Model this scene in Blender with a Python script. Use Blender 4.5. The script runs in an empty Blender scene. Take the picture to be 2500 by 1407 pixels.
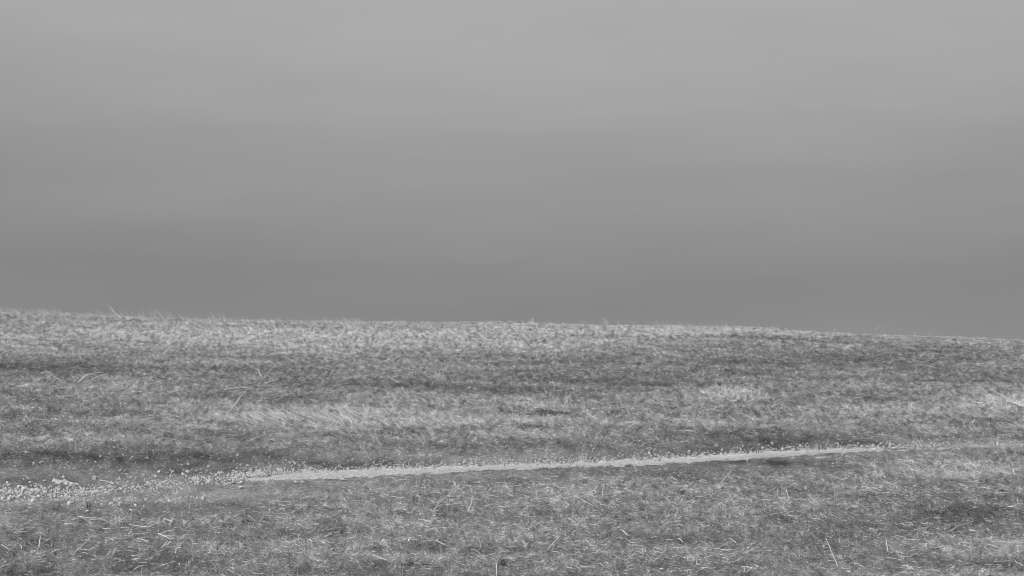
import bpy, math
import numpy as np
from mathutils import Vector

# ------------------------------------------------------------------ camera, sky, sun
PW, PH, F = 2500.0, 1407.0, 5000.0
PITCH = math.radians(4.0)
CAMZ = 1.6
sc = bpy.context.scene
cam_d = bpy.data.cameras.new("camera")
cam_d.lens = 36.0 * F / PW
cam_d.sensor_width = 36.0
cam_d.clip_start = 0.1
cam_d.clip_end = 5000
cam = bpy.data.objects.new("camera", cam_d)
cam.location = (0, 0, CAMZ)
cam.rotation_euler = (math.pi / 2 + PITCH, 0, 0)
sc.collection.objects.link(cam)
sc.camera = cam
sc.view_settings.view_transform = 'Standard'
sc.view_settings.look = 'None'
sc.view_settings.exposure = 0.0
sc.view_settings.gamma = 1.0
sc.cycles.max_bounces = 4
sc.cycles.diffuse_bounces = 3
sc.cycles.filter_width = 0.8

SUN_EL, SUN_AZ = math.radians(38), math.atan2(-0.80, -0.60)     # low on the left, behind the camera
S_DIR = Vector((math.sin(SUN_AZ) * math.cos(SUN_EL), math.cos(SUN_AZ) * math.cos(SUN_EL), math.sin(SUN_EL)))
sun_d = bpy.data.lights.new("sun", 'SUN')
sun_d.energy = 4.0
sun_d.angle = math.radians(0.6)
sun_d.color = (1, 1, 1)                                           # the photograph is black and white
sun = bpy.data.objects.new("sun", sun_d)
sun.rotation_euler = (-S_DIR).to_track_quat('-Z', 'Y').to_euler()
sc.collection.objects.link(sun)

world = bpy.data.worlds.new("World")
sc.world = world
world.use_nodes = True
nt = world.node_tree
nt.nodes.clear()
N, L = nt.nodes.new, nt.links.new
wo = N('ShaderNodeOutputWorld'); bg = N('ShaderNodeBackground')
sky = N('ShaderNodeTexSky'); sky.sky_type = 'NISHITA'; sky.sun_disc = False
sky.sun_elevation = SUN_EL; sky.sun_rotation = SUN_AZ % (2 * math.pi)
bw = N('ShaderNodeRGBToBW'); L(sky.outputs[0], bw.inputs[0])
clear = N('ShaderNodeMath'); clear.operation = 'MULTIPLY'; clear.inputs[1].default_value = 0.1
L(bw.outputs[0], clear.inputs[0])
tc = N('ShaderNodeTexCoord'); sx = N('ShaderNodeSeparateXYZ'); L(tc.outputs['Generated'], sx.inputs[0])
def wm(op, a, b=None):
    m = N('ShaderNodeMath'); m.operation = op
    for i, v in enumerate((a, b)):
        if v is None: continue
        if isinstance(v, (int, float)): m.inputs[i].default_value = v
        else: L(v, m.inputs[i])
    return m.outputs[0]
dx = wm('SUBTRACT', sx.outputs[0], 0.075)
hz = N('ShaderNodeMapRange'); hz.inputs['From Min'].default_value = 0.060; hz.inputs['From Max'].default_value = 0.13
L(sx.outputs[2], hz.inputs['Value'])
tilt = wm('MULTIPLY', wm('MULTIPLY', wm('MULTIPLY', dx, dx), 0.24), hz.outputs[0])
# the veil sags unevenly: broad soft streaks of high cloud
mp = N('ShaderNodeMapping'); mp.inputs['Scale'].default_value = (2.6, 2.6, 15.0); mp.inputs['Rotation'].default_value = (0, 0.07, 0)
L(tc.outputs['Generated'], mp.inputs[0])
nz = N('ShaderNodeTexNoise'); nz.inputs['Scale'].default_value = 1.6; nz.inputs['Detail'].default_value = 3.0; nz.inputs['Roughness'].default_value = 0.5
L(mp.outputs[0], nz.inputs['Vector'])
band = wm('MULTIPLY', wm('SUBTRACT', nz.outputs['Fac'], 0.5), 0.035)
el = wm('ADD', wm('SUBTRACT', sx.outputs[2], tilt), band)
el = wm('MULTIPLY', el, 2.5)
rp = N('ShaderNodeValToRGB'); cr = rp.color_ramp
stops = [(0.0, .272), (.046, .256), (.058, .240), (.072, .240), (.090, .264), (.110, .292), (.130, .323), (.155, .365), (.180, .392), (.208, .413), (.26, .43), (.40, .46)]
cr.elements[0].position = 0; cr.elements[0].color = (.275, .275, .275, 1)
cr.elements[1].position = 1; cr.elements[1].color = (.46, .46, .46, 1)
for p, v in stops[1:-1]:
    e = cr.elements.new(p * 2.5); e.color = (v, v, v, 1)
L(el, rp.inputs[0])
nz2 = N('ShaderNodeTexNoise'); nz2.inputs['Scale'].default_value = 2.6; nz2.inputs['Detail'].default_value = 5.0
L(mp.outputs[0], nz2.inputs['Vector'])
veil = wm('MULTIPLY', rp.outputs[0], wm('ADD', 0.91, wm('MULTIPLY', nz2.outputs['Fac'], 0.18)))
mixs = wm('ADD', wm('MULTIPLY', veil, 0.97), wm('MULTIPLY', clear.outputs[0], 0.03))
L(mixs, bg.inputs[0]); bg.inputs[1].default_value = 1.0
L(bg.outputs[0], wo.inputs[0])

# ------------------------------------------------------------------ numeric helpers
rng = np.random.default_rng(20)
def h01(ix, iy, seed):
    n = (ix.astype(np.int64) * 374761393 + iy.astype(np.int64) * 668265263 + seed * 974634777) & 0xFFFFFFFF
    n = ((n ^ (n >> 13)) * 1274126177) & 0xFFFFFFFF
    return ((n ^ (n >> 16)) & 0xFFFFFF) / float(0xFFFFFF)
def vnoise(x, y, seed=0):
    ix, iy = np.floor(x), np.floor(y)
    fx, fy = x - ix, y - iy
    fx = fx * fx * (3 - 2 * fx); fy = fy * fy * (3 - 2 * fy)
    a, b = h01(ix, iy, seed), h01(ix + 1, iy, seed)
    c, d = h01(ix, iy + 1, seed), h01(ix + 1, iy + 1, seed)
    return (a * (1 - fx) + b * fx) * (1 - fy) + (c * (1 - fx) + d * fx) * fy
def fbm(x, y, seed=0, o=3):
    s, a, t = 0, 0.5, 0
    for i in range(o):
        s = s + a * vnoise(x * 2 ** i + 17.3 * i, y * 2 ** i - 9.1 * i, seed + i); t += a; a *= .5
    return s / t - 0.5
def sstep(a, b, x):
    t = np.clip((x - a) / (b - a), 0, 1)
    return t * t * (3 - 2 * t)

# ------------------------------------------------------------------ the lie of the land
S = 0.6
RID_X = np.array([-900, 0, 400, 640, 1000, 1300, 1700, 1900, 2200, 2500, 3400.])
RID_Y = np.array([736, 763, 783, 790, 792, 794, 803, 811, 826, 837, 862.])
U = (RID_X - 1250) / F
DU = (800 - RID_Y) / F
def h_base(x, y):
    Y = y / S
    z = S * (1.925 + 0.0507 * (Y - 38) - 0.00744 * (38 - Y) ** 2) + CAMZ
    z = 0.12 * np.logaddexp(0, np.clip(z / 0.12, -40, 400))
    u = x / np.maximum(y, 4.0)
    g = np.interp(u, U, DU) * np.clip(y, 0, 26) * sstep(3, 12, y) * (1 - sstep(40, 120, y))
    return z + g
def project(x, y, z):
    zz = z - CAMZ
    fw = y * math.cos(PITCH) + zz * math.sin(PITCH)
    up = -y * math.sin(PITCH) + zz * math.cos(PITCH)
    fw = np.maximum(fw, 0.5)
    return PW / 2 + F * x / fw, PH / 2 - F * up / fw
LO = np.array([(-200, 1222), (200, 1216), (400, 1200), (560, 1187), (620, 1177), (700, 1170), (840, 1164), (980, 1156), (1120, 1148), (1260, 1143), (1400, 1138), (1530, 1134), (1646, 1128), (1770, 1121), (1884, 1113), (1972, 1107), (2148, 1100), (2330, 1094), (2700, 1085)], float)
UP = np.array([(-200, 1192), (200, 1192), (400, 1176), (560, 1163), (620, 1157), (700, 1151), (840, 1147), (980, 1142), (1120, 1137), (1260, 1132), (1400, 1128), (1530, 1122), (1646, 1117), (1770, 1109), (1884, 1101), (1972, 1097), (2148, 1092), (2330, 1090), (2700, 1081)], float)
def path_t(px, py):
    lo = np.interp(px, LO[:, 0], LO[:, 1]); up = np.interp(px, UP[:, 0], UP[:, 1])
    return (py - up) / (lo - up)
def height(x, y):
    z = h_base(x, y)
    fade = sstep(6, 11, y) * (1 - sstep(30, 60, y))
    m = 0.055 * fbm(x / 1.3, y / 0.9, 3, 3) + 0.034 * fbm(x / 0.30, y / 0.20, 11, 3) + 0.010 * fbm(x / 0.08, y / 0.06, 31, 2)
    px, py = project(x, y, z)
    t = path_t(px, py)
    on = sstep(-1.1, 0.05, t) * (1 - sstep(1.15, 1.75, t)) * sstep(420, 640, px) * (1 - sstep(2250, 2450, px))
    near = sstep(-2.0, -0.2, t) * (1 - sstep(1.6, 3.5, t))
    m = m * (1 - 0.7 * near) - 0.016 * on + 0.008 * sstep(1.2, 1.8, t) * (1 - sstep(2.5, 5, t))
    return z + m * fade
YS = np.linspace(10.0, 24.5, 900)
def cast(px, py, lift=0.0):
    px = np.atleast_1d(np.asarray(px, float)); py = np.atleast_1d(np.asarray(py, float))
    a = (px - PW / 2) / F; b = -(py - PH / 2) / F
    dy = math.cos(PITCH) - b * math.sin(PITCH); dz = math.sin(PITCH) + b * math.cos(PITCH)
    out = np.empty((len(px), 3))
    for s in range(0, len(px), 2000):
        e = slice(s, s + 2000)
        yy = YS[None, :]
        xx = (a[e] / dy[e])[:, None] * yy
        zz = CAMZ + (dz[e] / dy[e])[:, None] * yy
        under = zz < height(xx, yy + 0 * xx) + lift
        k = np.argmax(under, 1); none = ~under.any(1); k[none] = int(len(YS) * .93)
        k = np.maximum(k, 1)
        r = np.arange(len(k))
        out[e, 0] = xx[r, k]; out[e, 1] = YS[k]; out[e, 2] = height(xx[r, k], YS[k])
    return out
def ray_at(px, py, y):
    a = (px - PW / 2) / F; b = -(py - PH / 2) / F
    dy = math.cos(PITCH) - b * math.sin(PITCH); dz = math.sin(PITCH) + b * math.cos(PITCH)
    return np.array([a / dy * y, y, CAMZ + dz / dy * y])

# where the turf is bleached (+) and where it stays green (-): cx, cy, rx, ry, amount
PATCH = [
 (300, 820, 620, 45, .33), (900, 830, 500, 30, .18), (1250, 835, 300, 28, .22), (1600, 800, 260, 14, .20), (2150, 815, 500, 8, .20),
 (60, 800, 120, 8, -.15), (720, 800, 120, 8, -.15), (2200, 880, 520, 42, -.20), (1550, 900, 420, 24, -.30), (130, 900, 230, 20, -.34), (520, 902, 190, 18, -.22),
 (900, 900, 300, 28, -.16), (1350, 932, 120, 6, -.22), (1560, 945, 110, 12, -.18), (740, 972, 170, 13, -.42), (590, 953, 60, 9, -.3), (330, 945, 260, 14, .10),
 (760, 1018, 280, 26, .42), (460, 1012, 130, 14, .12), (1330, 985, 220, 22, .20), (1120, 1030, 160, 14, .16), (1380, 1030, 260, 14, .12), (1720, 965, 170, 18, .16), (1790, 962, 75, 22, .30),
 (2440, 985, 110, 22, .32), (1900, 1020, 500, 22, .08), (200, 1060, 260, 30, .20), (560, 1068, 50, 7, -.4), (850, 1040, 300, 10, .16), (1300, 1060, 400, 8, .10),
 (140, 1130, 330, 30, -.36), (620, 1115, 360, 26, -.26), (1080, 1100, 300, 22, -.18), (1390, 1098, 50, 10, -.22), (1800, 1078, 600, 12, -.16), (2350, 1070, 200, 10, -.10),
 (300, 1225, 400, 12, .12), (430, 1243, 170, 12, -.40), (140, 1248, 40, 6, -.3), (2440, 1090, 130, 9, .35), (1100, 1163, 420, 8, -.12), (1560, 1158, 240, 20, -.14), (1860, 1135, 230, 10, -.25), (1250, 1168, 240, 10, .05),
 (2300, 1150, 230, 42, .18), (2000, 1190, 260, 30, .06), (1450, 1210, 260, 30, .16), (1050, 1230, 260, 30, .10), (850, 1270, 200, 20, .06), (1180, 1300, 260, 30, .10),
 (800, 1300, 100, 16, -.25), (430, 1362, 140, 14, -.45), (330, 1330, 330, 40, -.08), (980, 1380, 90, 8, -.35), (1230, 1375, 60, 6, -.3), (1070, 1345, 140, 10, -.15),
 (2250, 1290, 330, 30, -.14), (2350, 1370, 300, 30, -.18), (1800, 1240, 200, 14, -.05), (1750, 1350, 260, 40, -.05), (950, 1355, 90, 14, .15), (1500, 1320, 220, 20, .03),
 (1275, 1009, 30, 5, -.5), (1335, 1003, 40, 8, -.5), (1270, 1043, 60, 5, -.55), (1360, 1038, 50, 4, -.4), (1420, 1000, 30, 5, -.3), (1445, 885, 60, 8, -.25), (2260, 890, 80, 8, -.3),
 (990, 860, 70, 4, -.35), (1170, 850, 60, 5, -.25), (640, 1100, 60, 6, -.2), (250, 888, 60, 10, -.2), (350, 903, 40, 6, -.3), (700, 985, 90, 5, -.2), (2080, 895, 90, 6, -.2), (2400, 925, 120, 6, -.12),
]
def dryness(x, y, z=None, px=None, py=None):
    if px is None: px, py = project(x, y, h_base(x, y))
    d = np.full(np.shape(x), 0.51) + 0.05 * sstep(15.5, 16.5, y)
    d = d + 0.40 * fbm(x / 1.5, y / 0.75, 51, 3) + 0.62 * fbm(x / 1.0, y / 0.20, 61, 4) + 0.48 * fbm(x / 0.07, y / 0.09, 71, 2)
    wx = px + 40 * fbm(x / 0.5, y / 0.5, 81, 2); wy = py + 22 * fbm(x / 0.35, y / 0.7, 91, 2)
    for cx, cy, rx, ry, a in PATCH:
        q = ((wx - cx) / rx) ** 2 + ((wy - cy) / ry) ** 2
        d = d + (a if a > 0 else a * 0.55) * np.exp(-np.minimum(q, 30) * 0.9)
    return np.clip(d, 0.0, 1.0)

# ------------------------------------------------------------------ materials
def mat(name, lo, hi, attr=None, scale=60, rough=0.8, trans=0.0, bump=0.0, spec=0.2, noise=0.3, scale2=None):
    m = bpy.data.materials.new(name); m.use_nodes = True
    t = m.node_tree; t.nodes.clear()
    n, l = t.nodes.new, t.links.new
    out = n('ShaderNodeOutputMaterial'); p = n('ShaderNodeBsdfPrincipled')
    p.inputs['Roughness'].default_value = rough; p.inputs['Specular IOR Level'].default_value = spec
    geo = n('ShaderNodeNewGeometry')
    nz = n('ShaderNodeTexNoise'); nz.inputs['Scale'].default_value = scale; nz.inputs['Detail'].default_value = 6; nz.inputs['Roughness'].default_value = 0.65
    l(geo.outputs['Position'], nz.inputs['Vector'])
    mr = n('ShaderNodeMapRange'); mr.inputs['From Min'].default_value = 0; mr.inputs['From Max'].default_value = 1
    mr.inputs['To Min'].default_value = lo; mr.inputs['To Max'].default_value = hi
    if attr:
        a = n('ShaderNodeAttribute'); a.attribute_name = attr
        ad = n('ShaderNodeMath'); ad.operation = 'MULTIPLY_ADD'; ad.inputs[1].default_value = noise; l(nz.outputs['Fac'], ad.inputs[0])
        sb = n('ShaderNodeMath'); sb.operation = 'SUBTRACT'; l(a.outputs['Fac'], sb.inputs[0]); sb.inputs[1].default_value = noise / 2
        l(sb.outputs[0], ad.inputs[2]); l(ad.outputs[0], mr.inputs['Value'])
    else:
        l(nz.outputs['Fac'], mr.inputs['Value']); mr.inputs['From Min'].default_value = 0.3; mr.inputs['From Max'].default_value = 0.7
    src = mr.outputs[0]
    cb = n('ShaderNodeCombineColor')
    for i in range(3): l(src, cb.inputs[i])
    l(cb.outputs[0], p.inputs['Base Color'])
    if bump:
        b = n('ShaderNodeBump'); b.inputs['Strength'].default_value = 0.9; b.inputs['Distance'].default_value = bump
        nb = n('ShaderNodeTexNoise'); nb.inputs['Scale'].default_value = scale2 or scale * 1.7; nb.inputs['Detail'].default_value = 8
        l(geo.outputs['Position'], nb.inputs['Vector']); l(nb.outputs['Fac'], b.inputs['Height']); l(b.outputs[0], p.inputs['Normal'])
    if trans:
        tr = n('ShaderNodeBsdfTranslucent'); l(cb.outputs[0], tr.inputs[0])
        mx = n('ShaderNodeMixShader'); mx.inputs[0].default_value = trans
        l(p.outputs[0], mx.inputs[1]); l(tr.outputs[0], mx.inputs[2]); l(mx.outputs[0], out.inputs[0])
    else: l(p.outputs[0], out.inputs[0])
    return m
M_SOIL = mat("soil_and_thatch", 0.03, 0.34, attr="dry", scale=75, bump=0.015, noise=1.5)
M_PATH = mat("chalky_grit", 0.18, 0.64, scale=85, rough=0.95, bump=0.008, spec=0.1)
M_GRASS = mat("turf_blade", 0.0, 1.0, attr="tone", scale=30, trans=0.25, noise=0.05, spec=0.25, rough=0.6)
M_STRAW = mat("dry_straw", 0.0, 1.0, attr="tone", scale=50, trans=0.08, noise=0.10, spec=0.35, rough=0.5)
M_STONE = mat("limestone", 0.42, 0.72, scale=45, rough=0.9, bump=0.002, spec=0.15)
M_BIG = mat("pale_limestone", 0.36, 0.46, scale=160, rough=0.9, bump=0.002, spec=0.15)

# ------------------------------------------------------------------ mesh helpers
def mesh_np(name, v, faces_idx, sizes, m, attrs=None, smooth=False):
    me = bpy.data.meshes.new(name)
    me.vertices.add(len(v)); me.vertices.foreach_set("co", np.ascontiguousarray(v, np.float32).ravel())
    me.loops.add(len(faces_idx)); me.loops.foreach_set("vertex_index", np.ascontiguousarray(faces_idx, np.int32))
    me.polygons.add(len(sizes))
    st = np.zeros(len(sizes), np.int32); st[1:] = np.cumsum(sizes)[:-1]
    me.polygons.foreach_set("loop_start", st)
    if smooth: me.polygons.foreach_set("use_smooth", np.ones(len(sizes), bool))
    for k, a in (attrs or {}).items():
        at = me.attributes.new(k, 'FLOAT', 'POINT'); at.data.foreach_set("value", np.ascontiguousarray(a, np.float32))
    me.update(calc_edges=True)
    me.materials.append(m)
    return me
def link(name, me, loc=None):
    o = bpy.data.objects.new(name, me); sc.collection.objects.link(o)
    if loc is not None: o.location = loc
    return o
def tag(o, label=None, cat=None, group=None, kind=None):
    if label: o["label"] = label
    if cat: o["category"] = cat
    if group: o["group"] = group
    if kind: o["kind"] = kind
    return o
def blades(base, d, length, width, tone, K=1, bend=None, sag=0.0, flat=0.0):
    """strips: base (N,3), unit direction d (N,3); K segments, tapering to a point"""
    n = len(base)
    up = np.array([0, 0, 1.0])
    side = np.cross(d, up); side /= np.linalg.norm(side, axis=1, keepdims=True) + 1e-6
    nrm = np.cross(side, d)
    ang = rng.uniform(-1.2, 1.2, n)[:, None] * (1 - flat)
    side = side * np.cos(ang) + nrm * np.sin(ang)
    L_, W_ = length[:, None], width[:, None]
    rows = []
    for k in range(K + 1):
        s = k / K
        c = base + d * L_ * s
        if bend is not None: c = c + bend * L_ * (s * s)
        w = W_ * 0.5 * (1.0 if k == 0 else (1 - s ** 2.2))
        rows += [c - side * w, c + side * w] if k < K else [c]
    V = np.stack(rows, 1)                                  # n, 2K+1, 3
    nv = 2 * K + 1
    idx, sz = [], []
    for k in range(K - 1): idx += [2 * k, 2 * k + 1, 2 * k + 3, 2 * k + 2]; sz.append(4)
    idx += [2 * K - 2, 2 * K - 1, 2 * K]; sz.append(3)
    FI = (np.array(idx)[None, :] + (np.arange(n) * nv)[:, None]).ravel()
    return V.reshape(-1, 3), FI, np.tile(sz, n), np.repeat(tone, nv)
def join(parts):
    vs, fs, ss, ts, off = [], [], [], [], 0
    for v, f, s, t in parts:
        vs.append(v); fs.append(f + off); ss.append(s); ts.append(t); off += len(v)
    return np.concatenate(vs), np.concatenate(fs), np.concatenate(ss), np.concatenate(ts)
def unit(v): return v / (np.linalg.norm(v, axis=1, keepdims=True) + 1e-9)

# ------------------------------------------------------------------ ground sheet
def axis(lo, a, b, hi, step, n):
    left = a - np.geomspace(step, a - lo, n)[::-1]; right = b + np.geomspace(step, hi - b, n)
    return np.concatenate([left, np.arange(a, b, step), right])
xs = axis(-900, -8.5, 8.5, 900, 0.03, 34); ys = axis(-500, 9.8, 26.5, 1400, 0.03, 38)
gx, gy = np.meshgrid(xs, ys)
gz = height(gx, gy)
nx, ny = len(xs), len(ys)
i = (np.arange(ny - 1)[:, None] * nx + np.arange(nx - 1)[None, :]).ravel()
q = np.stack([i, i + 1, i + 1 + nx, i + nx], 1).ravel()
gme = mesh_np("ground", np.stack([gx, gy, gz], -1).reshape(-1, 3), q, np.full(len(i), 4), M_SOIL, {"dry": dryness(gx, gy).ravel()}, True)
tag(link("ground", gme), kind="structure")

# ------------------------------------------------------------------ path: worn chalky strip
n = 700
pxs = np.linspace(545, 2345, n)
lo = np.interp(pxs, LO[:, 0], LO[:, 1]) + 5; up = np.interp(pxs, UP[:, 0], UP[:, 1])
taper = np.minimum(sstep(545, 760, pxs), 1 - sstep(1900, 2345, pxs)) * 0.96 + 0.04
up = up + 0.24 * (lo - up)
mid = lo * .6 + up * .4
jit = 9.0 * fbm(pxs / 16, pxs * 0, 5, 5) ; jit2 = 14.0 * fbm(pxs / 9, pxs * 0 + 9, 8, 5)
lo_ = mid + (lo - mid) * taper + jit; up_ = mid + (up - mid) * taper + jit2
A, B = cast(pxs, lo_), cast(pxs, up_)
K = 14
rows = []
for k in range(K + 1):
    s = k / K
    P = A * (1 - s) + B * s
    e = 4 * s * (1 - s)
    P[:, 2] = height(P[:, 0], P[:, 1]) + 0.001 + 0.0045 * min(1, e * 3)
    rows.append(P)
V = np.stack(rows, 0).reshape(-1, 3)
i = (np.arange(K)[:, None] * n + np.arange(n - 1)[None, :]).ravel()
q = np.stack([i, i + 1, i + 1 + n, i + n], 1).ravel()
tag(link("path", mesh_np("path", V, q, np.full(len(i), 4), M_PATH, None, True)), kind="structure")

# ------------------------------------------------------------------ where the single stones lie
named_st = [
 (230, 1170, .0150, "biggest pale stone, five-sided, sitting alone on the dark turf above the rubble"),
 (21, 1186, .0115, "pale stone standing just above the left end of the rubble, nearest the photo edge"),
 (46, 1189, .0135, "rounded grey stone with a dark shadow at the top left corner of the rubble"),
 (57, 1197, .0190, "largest stone inside the rubble bank on the left"),
 (109, 1175, .0120, "pale lumpy stone on the turf above the middle of the rubble bank"),
 (129, 1176, .0080, "small bright round stone just right of the lumpy one"),
 (169, 1176, .0070, "small bright pebble right of the short upper string of gravel"),
 (73, 1179, .0110, "flat pale stone on the turf between the grey stone and the lumpy one"),
 (74, 1234, .0115, "upright pale stone with a dark shadow below the rubble on the left"),
 (588, 1191, .0150, "pale stone at the lower end of the short strip of gravel running off the path"),  # this column of stones stands in for a pale retouching mark, no gravel strip
 (588, 1181, .0150, "middle stone of the short gravel strip running down off the path"),
 (589, 1172, .0150, "upper stone of the short gravel strip running down off the path"),
 (587, 1136, .0100, "left of two pale stones lying apart above the path's left end"),
 (604, 1136, .0090, "right of two pale stones lying apart above the path's left end"),
 (634, 1149, .0110, "round pale stone close above the path's left end"),
 (245, 1116, .0110, "lone pale stone on the upper dark turf, straight above the biggest stone"),
 (233, 1130, .0110, "lone pale stone between the biggest stone and the upper lone one"),
 (323, 1116, .0090, "lone pale stone on the dark turf right of the upper lone one"),
 (101, 1127, .0075, "small pale pebble on the dark turf near the left edge"),
 (278, 1094, .0110, "faint grey stone at the edge of the smooth light turf on the left"),
 (850, 1107, .0080, "small very bright stone on dark turf above the path"),
 (861, 1122, .0100, "flat pale stone between the very bright one and the path"),
 (836, 1172, .0150, "flat pale slab lying on the turf just under the path"),
 (722, 1179, .0140, "pale flat stone below the path, left of the two smaller turf stones"),
 (739, 1176, .0100, "small pale stone between the flat stone and the slab below the path"),
 (1077, 1114, .0100, "pale angular stone alone on the dark turf above the path middle"),
 (720, 1132, .0110, "pale stone alone above the left part of the path"),
]
g = cast([s[0] for s in named_st], [s[1] + 3 for s in named_st])
STG = g
# ------------------------------------------------------------------ turf (stuff)
def sample_field(nn, y0=10.8, y1=24.3, margin=1.6):
    y = np.sqrt(rng.uniform(y0 ** 2, y1 ** 2, nn)); hw = 0.252 * y + margin
    x = rng.uniform(-1, 1, nn) * hw
    return x, y
def not_on_path(x, y, tight=0.0):
    px, py = project(x, y, height(x, y))
    t = path_t(px, py)
    inx = sstep(520, 720, px) * (1 - sstep(1850, 2350, px))
    on = (rng.random(len(x)) > 0.13) & (t > 0.16 - tight + 0.35 * fbm(x / 0.12, y / 0.3, 151, 2)) & (t < 1.0 + 2.6 * fbm(x / 0.07, y / 0.1, 161, 4)) & (fbm(x / 0.07, y / 0.12, 171, 3) < 0.20) & (rng.random(len(x)) < inx)
    # gravelly verges: the turf is thin just above the path and over the left-hand rubble
    edge = np.exp(-((t + 0.5) / 0.9) ** 2) * sstep(500, 640, px)
    rub = np.exp(-((t - 0.45) / 0.62) ** 2) * (1 - sstep(440, 620, px))
    thin = np.maximum(0.68 * edge, 0.80 * rub * np.where(px < 230, 1.0, 0.75))
    ok = ~on & (rng.random(len(x)) > thin)
    for (sx_, sy_, sz_), st in zip(STG, named_st):            # bare earth round each bigger stone
        r = st[2]
        ok &= ((x - sx_) / (r * 1.25)) ** 2 + ((y - sy_ + r * 2.6) / (r * 3.6)) ** 2 > 1
    return ok, px, py, t
def turf(nn):
    x, y = sample_field(nn)
    ok, px, py, t = not_on_path(x, y)
    x, y, px, py, t = x[ok], y[ok], px[ok], py[ok], t[ok]
    D = dryness(x, y, px=px, py=py)
    m = len(x)
    dry = rng.random(m) < D * 0.95
    lying = rng.random(m) < np.where(dry, 0.50, 0.22) * (1 - 0.5 * sstep(14, 18, y))
    z = height(x, y)
    th = rng.uniform(0, 2 * math.pi, m)
    # wind-laid towards the left and back
    wl = rng.random(m) < 0.35
    th = np.where(wl, rng.normal(math.radians(165), 0.7, m), th)
    elv = np.where(lying, rng.uniform(0.02, 0.5, m), rng.uniform(0.6, 1.5, m))
    d = np.stack([np.cos(th) * np.cos(elv), np.sin(th) * np.cos(elv), np.sin(elv)], 1)
    short = np.exp(-(t / 2.6) ** 2)
    lawn = np.exp(-((t - 2.0) / 1.6) ** 2) + np.exp(-((t + 1.0) / 1.6) ** 2)
    ln = np.where(dry, rng.gamma(6, 0.0038, m), rng.gamma(6, 0.0031, m)) * (0.75 + 0.6 * D)
    ln = ln * (1 - 0.55 * np.clip(lawn, 0, 1) * sstep(300, 600, px)) * np.where(lying, 1.35, 0.85)
    ln = ln * (1 - (0.42 + 0.30 * (1 - sstep(560, 680, px))) * short) * (1 - 0.38 * sstep(14, 18, y))
    # longer uncut blades along the crest, laid over to the left by the wind
    crest = (y > 19.8) & (y < 23.8) & dry & (rng.random(m) < 0.022 * np.maximum(1 - sstep(500, 1000, px), 0.6 * np.exp(-((px - 1640) / 190) ** 2)))
    k = int(crest.sum()); th2 = rng.normal(2.9, .5, k); e2 = rng.uniform(.45, 1.25, k)
    d[crest] = np.stack([np.cos(th2) * np.cos(e2), np.sin(th2) * np.cos(e2), np.sin(e2)], 1)
    ln[crest] = rng.uniform(.03, .095, k)
    wd = rng.uniform(0.0017, 0.0038, m)
    tone = np.where(dry, rng.beta(2.5, 2.5, m) * 0.44 + 0.28 + 0.24 * (D - .42), rng.beta(2, 3, m) * 0.20 + 0.075)
    far = sstep(13.5, 18, y)
    tone = tone * np.clip(1 + (1.9 + 0.9 * far) * fbm(x / 0.018, y / 0.06, 141, 2), .22, 2.0)
    ln = ln * np.clip(1 + 1.5 * fbm(x / 0.03, y / 0.05, 181, 2), .4, 1.7)
    base = np.stack([x, y, z + np.where(lying, rng.uniform(0.0, 0.018, m), -0.003)], 1)
    return blades(base, d, ln, wd, tone, 1)
v, f, s_, t_ = join([turf(500000) for _ in range(6)])
tag(link("grass", mesh_np("grass", v, f, s_, M_GRASS, {"tone": t_})), kind="stuff",
    label="short bleached and green turf covering the whole slope")

# loose litter of hay over the turf (stuff): most of it in the lower half of the picture
def litter(nn):
    x, y = sample_field(nn, 10.8, 24.0, 1.4)
    ok, px, py, t = not_on_path(x, y, 0.3)
    near = sstep(-0.2, 5, t)
    dens = 0.07 * (1 - sstep(17.5, 20.5, y)) + 0.01 + 0.75 * near * (0.35 + 0.65 * sstep(-.12, .12, fbm(x / 0.7, y / 0.45, 131, 3)))
    D = dryness(x, y, px=px, py=py)
    ok &= rng.random(len(x)) < dens * (0.25 + 0.9 * D) * (1 - 0.8 * np.exp(-(t / 2.2) ** 2))
    x, y, D, t = x[ok], y[ok], D[ok], t[ok]
    m = len(x)
    th = np.where(rng.random(m) < 0.5, rng.normal(0, 0.6, m), rng.uniform(0, 6.283, m))
    elv = np.abs(rng.normal(0.0, 0.22, m)) + 0.02
    elv = np.where(rng.random(m) < 0.08, rng.uniform(0.5, 1.3, m), elv)
    slope = 0.18
    d = np.stack([np.cos(th) * np.cos(elv), np.sin(th) * np.cos(elv), np.sin(elv) + slope * np.sin(th)], 1)
    ln = np.minimum(rng.gamma(2.2, 0.018, m) + 0.012, 0.10); wd = rng.uniform(0.0018, 0.0042, m)
    tone = rng.beta(3, 2.2, m) * 0.44 + 0.30
    fat = rng.random(m) < 0.07 * near[ok]; wd[fat] *= 1.7; ln[fat] *= 0.9; tone[fat] += .08
    dk = rng.random(m) < 0.10; tone[dk] = rng.uniform(0.05, 0.14, dk.sum())
    base = np.stack([x, y, height(x, y) + rng.uniform(0.006, 0.026, m)], 1)
    bend = rng.normal(0, 0.22, (m, 3)); bend[:, 2] = -np.abs(rng.normal(0.10, 0.08, m))
    return blades(base, unit(d), ln, wd, tone, 3, bend, flat=0.3)
v, f, s_, t_ = litter(150000)
tag(link("hay_litter", mesh_np("hay_litter", v, f, s_, M_STRAW, {"tone": t_})), kind="stuff",
    label="loose pale hay and straw strewn over the short turf")

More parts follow.
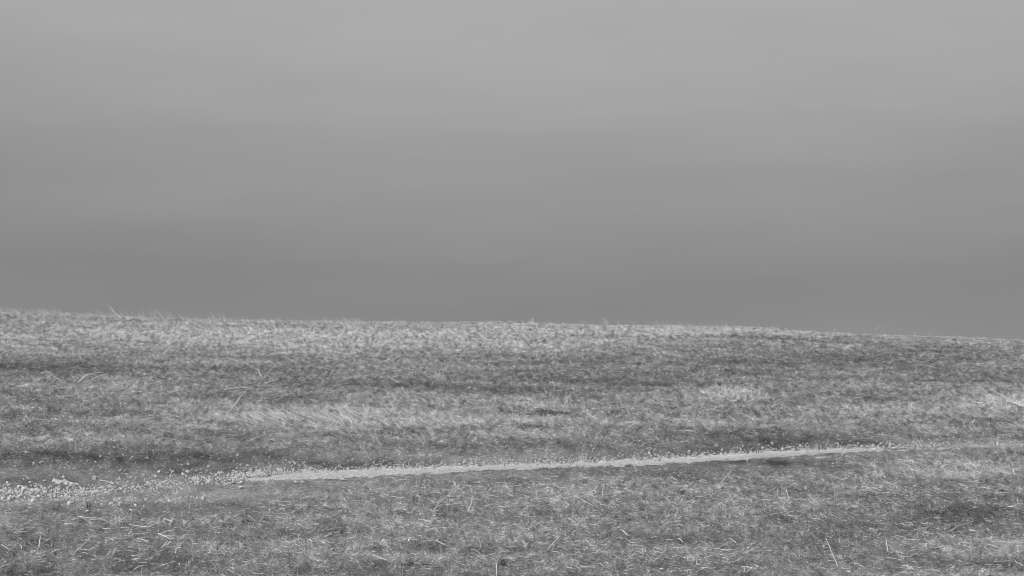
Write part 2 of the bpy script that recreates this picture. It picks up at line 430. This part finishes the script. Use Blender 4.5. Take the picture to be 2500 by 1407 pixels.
# ------------------------------------------------------------------ tufts and clumps (things)
def ridge_y(px):
    yy = np.linspace(18, 25, 300)
    xx = (px - PW / 2) / F * yy
    _, q_ = project(xx, yy, height(xx, yy))
    return float(yy[np.argmin(q_)]), float(q_.min())
def clump(name, label, cat, px, py, wpx, dpx, nb, ln, lean, spread, tone, width=(0.0026, 0.0048), group=None, stand=0.9, mat_=None, hump=0.0):
    c = cast(px, py)[0]
    if group and 'skyline' in group:
        ry = ridge_y(px)[0]; rx = (px - PW / 2) / F * ry; c = np.array([rx, ry, float(height(rx, ry))])
    sc_ = F / c[1]
    n_ = nb
    r = np.sqrt(rng.random(n_)); a = rng.uniform(0, 6.283, n_)
    ox = r * np.cos(a) * wpx / 2 / sc_; oy = r * np.sin(a) * dpx / 2 / sc_
    x, y = c[0] + ox, c[1] + oy
    z = height(x, y) + hump * (1 - r ** 2) * (0.6 + 0.8 * rng.random(n_))
    vx = lean[0] + rng.normal(0, spread, n_); vy = lean[1] + rng.normal(0, spread, n_)
    vz = stand + rng.normal(0, spread * .5, n_)
    d = unit(np.stack([vx, vy, np.maximum(vz, 0.03)], 1))
    l_ = rng.uniform(ln[0], ln[1], n_); w_ = rng.uniform(width[0], width[1], n_)
    tn = np.clip(rng.uniform(tone[0], tone[1], n_), 0.02, 0.9)
    bend = rng.normal(0, 0.08, (n_, 3)); bend[:, 0] += lean[0] * 0.20; bend[:, 2] -= 0.06
    base = np.stack([x - c[0], y - c[1], z - c[2] - 0.004], 1)
    v, f, s_, t_ = blades(base, d, l_, w_, tn, 3, bend)
    o = link(name, mesh_np(name, v, f, s_, mat_ or M_STRAW, {"tone": t_}), c)
    return tag(o, label, cat, group)
T_DRY = (0.42, 0.82); T_DARK = (0.03, 0.10)
clump("grass_tuft", "broad pale nest-like mound of dry curled grass right of the centre", "grass tuft", 1792, 972, 170, 90, 520, (.03, .085), (0.0, 0.0), .75, T_DRY, width=(.004, .007), stand=.55, hump=.035)
clump("grass_tuft", "pale matted grass tuft with crossed straws at the right edge of the photo", "grass tuft", 2450, 992, 150, 80, 420, (.03, .10), (-0.1, 0.0), .8, T_DRY, width=(.004, .007), stand=.45, hump=.03)
G = "tall dry clumps bent over by the wind"
for px, py, w, nb, l0, l1, lab in [
    (590, 1028, 90, 150, .06, .15, "leftmost clump of the tall bleached windblown grass in mid slope"),
    (655, 1036, 80, 150, .06, .15, "tall bleached clump just right of the leftmost windblown one, with few long tips"),
    (718, 1022, 90, 260, .06, .17, "densest and brightest clump in the row of tall windblown grass"),
    (778, 1024, 80, 260, .05, .14, "bright flattened clump between the densest clump and the one with the highest tips"),
    (838, 1030, 80, 170, .09, .21, "windblown grass clump whose tips reach highest over the dark turf behind"),
    (905, 1036, 80, 110, .05, .12, "rightmost and shortest clump in the row of tall windblown grass"),
    (975, 1042, 60, 60, .06, .12, "sparse pale clump standing apart to the right of the tall windblown row"),
    (1060, 1036, 90, 70, .04, .10, "faint pale clump farthest right, well apart from the tall windblown row"),
    (520, 1026, 80, 80, .04, .09, "low thin pale clump left of the tall windblown row")]:
    clump("grass_clump", lab, "grass clump", px, py, w * 1.4, 44, int(nb * .62), (l0 * .35, l1 * .95), (-0.72, 0.05), .42, (.42, .88), group=G, stand=.62, width=(.0036, .0070))
G = "wispy dry grass tufts on the skyline"
for px, py, nb, l0, l1, ln, lab in [
    (30, 772, 40, .04, .12, -.9, "wispy tuft on the skyline at the far left edge"),
    (110, 776, 34, .04, .13, -.8, "second wispy skyline tuft from the left edge"),
    (200, 779, 30, .04, .10, -.7, "low thin skyline tuft between the second and the tallest one on the left"),
    (282, 782, 40, .06, .22, -.9, "tallest skyline tuft on the left, two long blades leaning left"),
    (335, 784, 24, .04, .14, -.3, "small upright skyline tuft between the two tall leaning ones on the left"),
    (408, 790, 46, .06, .21, -.75, "skyline tuft with one upright stem and one long blade leaning left"),
    (480, 790, 50, .04, .10, -.9, "bushy pale low skyline tuft on the left part of the ridge"),
    (545, 792, 34, .05, .17, -.7, "skyline tuft with one thin high blade, last before the ridge levels off"),
    (815, 798, 40, .04, .11, -.5, "left one of two wispy tufts standing side by side left of the ridge middle"),
    (860, 798, 44, .04, .15, -.9, "right one of two wispy tufts standing side by side left of the ridge middle"),
    (975, 799, 34, .04, .10, -.8, "small leaning skyline tuft nearest the middle of the ridge"),
    (1300, 800, 14, .03, .10, -.2, "tiny tuft with a few upright threads on the level middle of the ridge"),
    (1430, 805, 22, .04, .13, -.6, "sparse skyline tuft with a thin curved blade right of the middle"),
    (1480, 807, 18, .04, .13, -.4, "skyline tuft with a single short bright stem right of the middle"),
    (1615, 808, 16, .04, .15, -.6, "thin faint skyline tuft left of the bright swept one"),
    (1690, 812, 130, .04, .12, -1.2, "bright bushy tuft swept flat to the left on the right half of the ridge"),
    (1780, 815, 60, .03, .09, -.9, "pale flat tuft beside the dark edge of turf on the ridge"),
    (1880, 820, 18, .03, .10, .5, "sparse tuft of crossing blades where the ridge starts to fall")]:
    clump("skyline_tuft", lab, "grass tuft", px, py, (24 if nb < 24 else 60) if nb < 60 else 110, 40, int(nb * 1.5), (l0 * .8, l1 * .9), (ln, 0.0), .28, (.34, .64), group=G, stand=.90, width=(.0028, .0052))
G = "dark grass tufts on the slope"
for px, py, w, nb, l0, l1, lab in [
    (1222, 1009, 14, 22, .02, .085, "dark wiry sprig with upright threads beside the two dark tufts in mid slope"),
    (1275, 1014, 44, 120, .015, .035, "small flat dark tuft just right of the wiry sprig"),
    (1342, 1010, 66, 170, .02, .045, "widest of the dark tufts in mid slope"),
    (1292, 1046, 80, 260, .015, .035, "long low dark tuft under the other dark ones, at the edge of the smooth turf"),
    (215, 1240, 16, 34, .015, .04, "small spiky dark tuft below the rubble on the left"),
    (1660, 1206, 26, 40, .02, .05, "dark forked tuft among straw below the path"),
    (600, 1278, 20, 70, .015, .03, "small round dark tuft among hay in the lower left"),
    (1755, 942, 12, 40, .01, .04, "thin dark line of grass with one thread behind the pale nest-like mound"),
    (1230, 1376, 20, 110, .012, .026, "small dark tuft near the bottom edge under a leaning dark stalk"),
    (995, 1380, 34, 180, .012, .03, "dark hollow tuft near the bottom edge left of the middle"),
    (2100, 882, 14, 40, .015, .04, "tiny dark tuft high on the right part of the slope")]:
    clump("dark_tuft", lab, "grass tuft", px, py, w, 40, nb, (l0, l1), (0.0, 0.05), .45, T_DARK, group=G, stand=.9, mat_=M_GRASS)
clump("stubble_tuft", "short upright bleached stubble tuft standing alone in the lower left", "grass tuft", 292, 1278, 44, 50, 90, (.02, .05), (0, 0), .25, (.45, .7), width=(.003, .005), stand=1.0)

# ------------------------------------------------------------------ stalks (things)
def stalk_mesh(name, P, w0, w1, tone):
    P = np.asarray(P, float); n_ = len(P)
    tan = unit(np.gradient(P, axis=0))
    a = unit(np.cross(tan, np.tile([0.03, 0.05, 1.0], (n_, 1)))); b = np.cross(a, tan)
    V, k = [], 5
    for j in range(n_):
        w = (w0 * (1 - j / (n_ - 1)) + w1 * j / (n_ - 1)) / 2
        for q_ in range(k):
            an = 2 * math.pi * q_ / k
            V.append(P[j] + w * (math.cos(an) * a[j] + math.sin(an) * b[j] * 0.7))
    F_, S_ = [], []
    for j in range(n_ - 1):
        for q_ in range(k):
            F_ += [j * k + q_, j * k + (q_ + 1) % k, (j + 1) * k + (q_ + 1) % k, (j + 1) * k + q_]; S_.append(4)
    F_ += list(range(k))[::-1]; S_.append(k); F_ += [(n_ - 1) * k + q_ for q_ in range(k)]; S_.append(k)
    tn = np.full(len(V), tone) * np.repeat(rng.uniform(.85, 1.1, n_), k)
    return mesh_np(name, np.array(V), np.array(F_), np.array(S_), M_STRAW, {"tone": tn}, True)
def stalk_points(pts):
    """pts in the photo, from one end to the other; the lowest point rests on the ground"""
    pts = list(pts)
    if pts[0][1] < pts[-1][1]: pts = pts[::-1]
    g = cast([p[0] for p in pts], [p[1] for p in pts], 0.028)
    y0 = g[0, 1]; out = []
    rise = pts[0][1] - pts[-1][1]; run = abs(pts[0][0] - pts[-1][0]) + 1e-6
    k = 1.0 if rise < 5 else (0.5 if rise < run * .5 else 0.12)
    for (px, py), q_ in zip(pts, g):
        y = y0 + k * (q_[1] - y0)
        p = ray_at(px, py, y)
        hh = float(height(p[0], p[1])) + 0.022
        if p[2] < hh: p[2] = hh
        out.append(p)
    out = np.array(out)
    # densify with a slight natural bow
    T = np.linspace(0, 1, 9); s = np.linspace(0, 1, len(out))
    D = np.stack([np.interp(T, s, out[:, c]) for c in range(3)], 1)
    if len(out) > 2:
        D[1:-1] = 0.5 * D[1:-1] + 0.25 * (D[:-2] + D[2:])
    ln = np.linalg.norm(D[-1] - D[0])
    D += (np.sin(math.pi * T)[:, None]) * rng.normal(0, 0.018, 3) * ln
    return D
NAMED = [
 ([(258, 743), (272, 752), (288, 772)], 2.6, .50, "long thin blade on the skyline leaning left, upper of the pair at the left"),
 ([(271, 750), (280, 760), (294, 774)], 2.8, .54, "brighter blade close beside the long thin one leaning left on the skyline"),
 ([(364, 752), (368, 764), (368, 782)], 2.8, .50, "upright stem on the skyline between two leaning blades at the left"),
 ([(376, 750), (388, 764), (402, 784)], 2.6, .50, "long blade on the skyline leaning left, just right of the upright stem"),
 ([(302, 752), (312, 768), (316, 780)], 2.2, .46, "faint thin blade on the skyline right of the brightest leaning pair"),
 ([(511, 760), (521, 774), (534, 790)], 2.4, .50, "last long blade leaning left before the skyline levels off"),
 ([(20, 754), (34, 764), (44, 774)], 2.2, .48, "short blade leaning left on the skyline at the far left"),
 ([(113, 752), (124, 764), (132, 776)], 2.2, .50, "short blade leaning left on the skyline, second from the far left"),
 ([(833, 772), (846, 783), (856, 796)], 2.2, .50, "short blade leaning left on the skyline at the paired wispy tufts"),
 ([(2016, 1314), (2030, 1348), (2047, 1387)], 3.4, .62, "longest pale stalk in the lower right, slanting down to the right and standing clear"),
 ([(2163, 1314), (2169, 1349)], 3.6, .66, "short thick upright pale stalk right of the longest slanting one in the lower right"),
 ([(2166, 1361), (2201, 1368)], 3.2, .60, "pale stalk lying just below the short thick upright stalk in the lower right"),
 ([(2256, 1300), (2280, 1303)], 3.0, .60, "short bright horizontal stalk alone on dark turf in the lower right"),
 ([(1976, 1264), (2003, 1268)], 3.2, .60, "short bright stalk lying beneath a thinner parallel one right of centre"),
 ([(1919, 1195), (1928, 1222)], 3.2, .66, "short bright upright stalk leaning left in the hay below the path"),
 ([(2473, 1145), (2477, 1160)], 4.0, .62, "short thick upright stalk beside the right edge of the photo"),
 ([(2429, 1207), (2465, 1202)], 3.0, .58, "pale horizontal stalk in thick hay near the right edge"),
 ([(1638, 1164), (1653, 1173)], 4.2, .68, "short thick bright stalk on the dark turf just under the path"),
 ([(2020, 1162), (2051, 1149)], 3.0, .56, "pale stalk rising to the right just under the path's right part"),
 ([(1783, 1151), (1767, 1167), (1752, 1190)], 2.8, .54, "slender stalk leaning right among hay under the path"),
 ([(1473, 1182), (1470, 1213)], 2.8, .58, "upright thin stalk over the crossed straws below the path"),
 ([(1440, 1189), (1455, 1226)], 2.8, .56, "stalk slanting down right through the crossed straws below the path"),
 ([(1400, 1208), (1424, 1219), (1448, 1235)], 3.2, .60, "lowest of the crossed straws below the path, slanting down right"),
 ([(1106, 1197), (1070, 1229), (1056, 1252)], 3.0, .58, "long bent stalk leaning right below the middle of the path"),
 ([(1156, 1218), (1141, 1250)], 3.6, .62, "bright straight stalk leaning right, tallest of a small bundle beside a dark hollow"),
 ([(1158, 1238), (1147, 1251)], 3.0, .56, "short stalk at the foot of the bright straight leaning one"),
 ([(962, 1245), (978, 1241), (993, 1235)], 4.2, .64, "thick curved bright stalk forming the lower arm of a V in the hay"),
 ([(958, 1248), (972, 1234)], 3.0, .58, "thin stalk forming the upper arm of the V in the hay"),
 ([(1243, 1189), (1285, 1180)], 3.2, .60, "bright stalk lying almost level below the path, rising to the right"),
 ([(1238, 1205), (1254, 1212)], 3.4, .60, "short bright stalk slanting down right under the almost level one"),
 ([(937, 1316), (946, 1336)], 3.6, .60, "thick short stalk slanting down right near the bottom, left of the middle"),
 ([(1019, 1275), (1046, 1289)], 3.4, .58, "bright stalk slanting down right over the bent roof-shaped stalk"),
 ([(1030, 1323), (1064, 1317), (1086, 1331)], 3.6, .58, "bent stalk shaped like a low roof near the bottom of the photo"),
 ([(1366, 1310), (1336, 1343)], 3.2, .56, "straight stalk leaning right alone on dark turf near the bottom middle"),
 ([(1214, 1369), (1212, 1406)], 3.0, .58, "upright stalk cut by the bottom edge of the photo"),
 ([(1246, 1347), (1232, 1358), (1217, 1368)], 3.6, .10, "dark stalk leaning right over the small dark tuft near the bottom"),
 ([(826, 1257), (801, 1273), (771, 1308)], 3.2, .14, "long dark bent stalk leaning right in the lower left part"),
 ([(910, 1355), (944, 1368)], 4.2, .60, "thick pale stalk slanting down right in the brightest hay near the bottom"),
 ([(1375, 1218), (1400, 1211)], 3.6, .60, "bright stalk ending at the crossed straws, rising to the right"),
 ([(99, 1308), (95, 1336)], 4.0, .56, "thick upright stalk in the lower left corner"),
 ([(224, 1308), (200, 1331), (179, 1351)], 3.4, .56, "long stalk leaning right in the lower left, bent at its tip"),
 ([(386, 1302), (410, 1313)], 4.2, .68, "brightest thick stalk in the lower left, slanting down right"),
 ([(316, 1281), (361, 1287)], 3.8, .62, "long nearly level stalk right beside the upright stubble tuft"),
 ([(400, 1266), (421, 1274)], 3.8, .62, "short bright stalk slanting down right above the brightest thick one"),
 ([(196, 1265), (224, 1264), (249, 1267)], 3.0, .58, "thin level stalk above and left of the stubble tuft"),
 ([(336, 1315), (364, 1322)], 3.8, .58, "bright stalk below and left of the brightest thick one in the lower left"),
 ([(3, 1330), (20, 1340)], 4.4, .68, "thick bright stalk at the left edge of the photo near the bottom"),
 ([(241, 1172), (258, 1175), (277, 1182)], 4.0, .60, "pale curved stalk lying right of the big pale stone"),
 ([(532, 1347), (552, 1324)], 3.0, .50, "straight thin stalk leaning right near the bottom left"),
 ([(556, 1390), (571, 1400)], 3.8, .60, "short bright stalk at the bottom edge left of the middle"),
 ([(438, 845), (415, 853), (397, 863)], 4.4, .58, "long pale stalk high on the left of the slope, rising to the right"),
 ([(246, 910), (218, 919), (189, 935)], 4.4, .60, "long pale stalk arching over the dark turf on the left, upper of two"),
 ([(248, 916), (222, 928)], 4.0, .58, "shorter pale stalk close under the long arching one on the left"),
 ([(674, 927), (644, 936)], 4.6, .62, "short bright stalk rising to the right above the dark strips in mid slope"),
 ([(616, 951), (592, 948), (549, 952)], 4.0, .60, "long level stalk lying over a dark strip left of the middle"),
 ([(587, 967), (577, 984), (563, 1000)], 4.2, .62, "curved pale stalk leaning right at the left end of the windblown clumps"),
 ([(631, 903), (637, 919)], 5.0, .62, "thick short upright stalk high on the left part of the slope"),
 ([(404, 928), (368, 937)], 4.0, .56, "pale stalk rising to the right below the dark turf band on the left"),
 ([(193, 961), (155, 969)], 4.2, .54, "pale stalk lying among hay near the left edge in mid slope"),
 ([(131, 915), (114, 923)], 4.2, .52, "small pale stalk on the dark turf near the left edge"),
 ([(947, 919), (974, 935)], 4.2, .58, "pale stalk slanting down right onto the dark band near the centre"),
 ([(981, 945), (996, 967)], 4.0, .54, "stalk slanting steeply down right just under the dark band near the centre"),
 ([(1090, 964), (1124, 990)], 4.0, .54, "long thin stalk slanting down right left of the wiry dark sprig"),
 ([(868, 1013), (884, 1024), (899, 1040)], 3.8, .58, "long stalk slanting down right beside the clump with the highest tips"),
 ([(957, 1026), (980, 1048)], 3.8, .58, "pale stalk slanting down right at the sparse clump right of the windblown row"),
 ([(795, 986), (817, 999)], 4.0, .60, "arched stalk sticking up over the back of the windblown clumps"),
 ([(942, 819), (960, 832)], 4.6, .58, "short pale stalk just under the ridge left of the middle"),
 ([(962, 939), (937, 949), (910, 962)], 4.2, .12, "long dark stalk lying on the slope left of the centre"),
 ([(1067, 899), (1080, 907), (1092, 912)], 4.4, .12, "curved dark stalk lying in the dark band near the centre"),
 ([(1701, 1000), (1703, 1008), (1712, 1016)], 5.0, .04, "small black curved twig standing below the pale nest-like mound"),
 ([(1700, 1008), (1700, 1017)], 3.6, .04, "tiny black upright twig touching the foot of the curved one"),
 ([(1866, 836), (1874, 846), (1877, 859)], 4.0, .14, "thin dark curved stem high on the right half of the slope"),
 ([(2150, 794), (2137, 806)], 3.6, .50, "thin blade leaning right above the right part of the skyline"),
 ([(2334, 804), (2318, 818)], 3.6, .22, "dark thin blade leaning right above the skyline near the right end"),
 ([(2277, 811), (2262, 819)], 3.6, .56, "pale blade leaning right on the falling skyline between a bright stub and a dark blade"),
 ([(2229, 810), (2233, 822)], 2.4, .58, "bright upright stub on the skyline near the right end"),
 ([(2210, 822), (2193, 835)], 4.4, .55, "pale blade lying just under the skyline near the right end"),
 ([(1917, 799), (1906, 812)], 3.6, .20, "short dark blade leaning right where the skyline starts to fall"),
 ([(2041, 800), (2034, 808)], 3.4, .50, "tiny blade leaning right on the falling skyline"),
 ([(1471, 775), (1476, 788)], 3.6, .58, "short bright stem on the skyline right of the middle"),
 ([(2418, 948), (2455, 970), (2490, 990)], 4.4, .60, "long pale straw crossing the matted tuft at the right edge"),
 ([(2465, 978), (2496, 993)], 4.8, .62, "thick pale straw under the long one crossing the matted tuft"),
 ([(2379, 981), (2393, 985)], 4.6, .64, "short bright straw left of the matted tuft at the right edge"),
 ([(2373, 1033), (2380, 1024)], 5.0, .60, "tiny bright upright straw near the right edge in mid slope"),
 ([(1670, 1050), (1682, 1052)], 5.0, .62, "tiny bright level straw on the smooth turf above the path"),
]
for pts, w, tone, lab in NAMED:
    P = stalk_points(pts); c = P[0].copy()
    if c[1] > 19.5: w = w * .62                              # the thin blades up on the ridge
    tag(link("straw_stalk", stalk_mesh("straw_stalk", P - c, w / 1000 * (2.0 if tone > .3 else 1.5), w / 1000 * (1.4 if tone > .3 else .9), min(.82, tone * 1.2) if tone > .3 else tone * .7), c), lab, "straw")
# many more loose stalks of the same kind
protos = []
for k in range(12):
    ln = rng.uniform(0.03, 0.085); T = np.linspace(-.5, .5, 6)
    b1, b2 = rng.normal(0, .10), abs(rng.normal(0, .06))
    P = np.stack([T * ln, b1 * ln * (T ** 2 * 4 - 1) * .5, 0.006 + b2 * ln * (1 - 4 * T ** 2)], 1)
    protos.append(stalk_mesh("loose_stalk", P, rng.uniform(.0045, .0075), rng.uniform(.003, .005), rng.uniform(.58, .80)))
cnt = 0
while cnt < 215:
    py = 1180 + 227 * rng.random() ** .9 if rng.random() < .80 else rng.uniform(840, 1060)
    px = rng.uniform(-20, 2520)
    g = cast(px, py)[0]
    if py > 1170 and path_t(px, py) < 2.2: continue
    if fbm(g[0:1] / 0.7, g[1:2] / 0.45, 131, 3)[0] < -0.08: continue
    o = bpy.data.objects.new("loose_stalk", protos[cnt % 12]); sc.collection.objects.link(o)
    th = rng.normal(0, .75) if rng.random() < .7 else rng.uniform(-1.57, 1.57)
    o.location = (g[0], g[1], g[2] + 0.028)
    o.rotation_euler = (0.2, -0.25 * math.sin(th) + rng.normal(0, .16), th)
    tag(o, "short loose pale straw lying flat on the turf, like many strewn around it", "straw", "short loose straws strewn over the turf")
    cnt += 1

# ------------------------------------------------------------------ stones
def ico(sub):
    import bmesh
    bm = bmesh.new(); bmesh.ops.create_icosphere(bm, subdivisions=sub, radius=1.0)
    V = np.array([v.co[:] for v in bm.verts]); Fc = np.array([[v.index for v in f.verts] for f in bm.faces]); bm.free()
    return V, Fc
IV, IF = ico(2)
def rock(seed, sub=2):
    r = np.random.default_rng(seed)
    V, Fc = (IV, IF) if sub == 2 else ico(sub)
    V = V.copy()
    for _ in range(9):                                   # chop flat facets, as broken limestone has
        nn = r.normal(0, 1, 3); nn /= np.linalg.norm(nn); dd = r.uniform(.62, .92)
        s = V @ nn; ov = s > dd
        V[ov] -= np.outer((s[ov] - dd) * .95, nn)
    V *= np.array([1, r.uniform(.7, 1), r.uniform(.62, .9)])
    V += r.normal(0, .025, V.shape)
    return V, Fc
SP = []
def add_stones(n_, fn):
    for _ in range(n_):
        px, py, r = fn()
        if 0 - 60 < px < 2560: SP.append((px, py, r))
U_ = rng.uniform; Nn = rng.normal
def edge_stone():
    px = U_(560, 2500)
    up = np.interp(px, UP[:, 0], UP[:, 1])
    e = rng.exponential(5.5) if rng.random() < .85 else rng.exponential(17)
    clus = vn1(px)
    return px, up + 8 - e * (0.6 + clus) * (1 - .4 * (px > 2250)), rng.gamma(4, .0009) + .0016
def vn1(px): return float(vnoise(np.array([px / 60.0]), np.array([3.3]), 7)[0]) * 1.3
add_stones(3800, edge_stone)
add_stones(640, lambda: (lambda p: (p, np.interp(p, [0, 60, 120, 190, 300], [1208, 1203, 1204, 1208, 1200]) + Nn(0, 9.5), rng.gamma(4, .0010) + .0021))(-40 + 330 * rng.beta(1.3, 1.9)))
add_stones(820, lambda: (lambda p: (p, np.interp(p, [150, 250, 330, 420, 520, 640], [1211, 1196, 1192, 1186, 1172, 1162]) + Nn(0, 8.0), rng.gamma(4, .0010) + .0019))(U_(150, 640)))
add_stones(60, lambda: (lambda p: (p, np.interp(p, [130, 200], [1175, 1189]) + Nn(0, 2), rng.gamma(5, .0013) + .002))(U_(130, 200)))
add_stones(70, lambda: (U_(270, 560), U_(1150, 1184), rng.gamma(5, .0012) + .003))
add_stones(110, lambda: (U_(0, 520), 1215 + abs(Nn(0, 13)), rng.gamma(5, .0012) + .003))
add_stones(50, lambda: (U_(0, 700), U_(1110, 1180), rng.gamma(4, .0012) + .003))
add_stones(90, lambda: (U_(700, 2250), np.interp(0, [0], [0]) + U_(1085, 1125), rng.gamma(4, .001) + .002))
add_stones(1500, lambda: (lambda p: (p, np.interp(p, UP[:, 0], UP[:, 1]) + U_(-1, 17), rng.gamma(4, .0007) + .0010))(U_(560, 2300)))
SP = [s for s in SP if s[1] < np.interp(s[0], LO[:, 0], LO[:, 1]) + (40 if s[0] < 620 else -1)]
for k, (px, py, r, lab) in enumerate(named_st):
    V, Fc = rock(500 + k, 3 if k == 0 else 2)
    V = V * r * np.array([1, .9, 1.0])
    if k == 0:                                            # five-sided block with a pointed top
        V = rng.normal(0, 1, (300, 3)); V = unit(V)
        pl = [(1, 0, 0, .95), (-1, 0, 0, .95), (.62, 0, .78, .98), (-.66, 0, .75, .98), (0, 0, -1, .8), (0, -1, 0, .8), (0, 1, 0, .8), (0.1, -.8, .6, .95)]
        V, Fc = ico(4); V = V * 1.5
        for _ in range(3):
            for a_, b_, c_, dd in pl:
                nn = np.array([a_, b_, c_]); nn = nn / np.linalg.norm(nn); s = V @ nn; ov = s > dd; V[ov] -= np.outer(s[ov] - dd, nn)
        V = V * r
    me = mesh_np("stone", V, Fc.ravel(), np.full(len(Fc), 3), M_BIG if k == 0 else M_STONE)
    o = link("stone", me, (STG[k, 0], STG[k, 1], STG[k, 2] + r * .62))
    tag(o, lab, "stone")
SP.sort(key=lambda s: -s[2])
P = cast([s[0] for s in SP], [s[1] for s in SP])
variants = []
for k in range(10):
    V, Fc = rock(100 + k)
    variants.append((V, Fc, mesh_np("pebble", V, Fc.ravel(), np.full(len(Fc), 3), M_STONE)))
from mathutils import Euler
NI = 265
for k in range(NI):
    r = SP[k][2]
    o = bpy.data.objects.new("pebble", variants[k % 10][2]); sc.collection.objects.link(o)
    o.location = (P[k, 0], P[k, 1], P[k, 2] + r * .05 + .003); o.scale = (r, r, r)
    o.rotation_euler = tuple(rng.uniform(0, 6.28, 3))
    tag(o, "pale broken limestone pebble lying with others along the worn path", "pebble", "larger loose pebbles along the path")
vs, fs, off = [], [], 0
LV = [rock(300 + k, 1) for k in range(8)]
for k in range(NI, len(SP)):
    r = SP[k][2]; V, Fc = LV[k % 8]
    R = np.array(Euler(tuple(rng.uniform(0, 6.28, 3))).to_matrix())
    vs.append(V @ R.T * r + P[k] + np.array([0, 0, r * .25 + .003])); fs.append(Fc + off); off += len(V)
v = np.concatenate(vs); f = np.concatenate(fs)
tag(link("gravel", mesh_np("gravel", v, f.ravel(), np.full(len(f), 3), M_STONE)), kind="stuff", label="fine pale gravel scattered along the worn path")
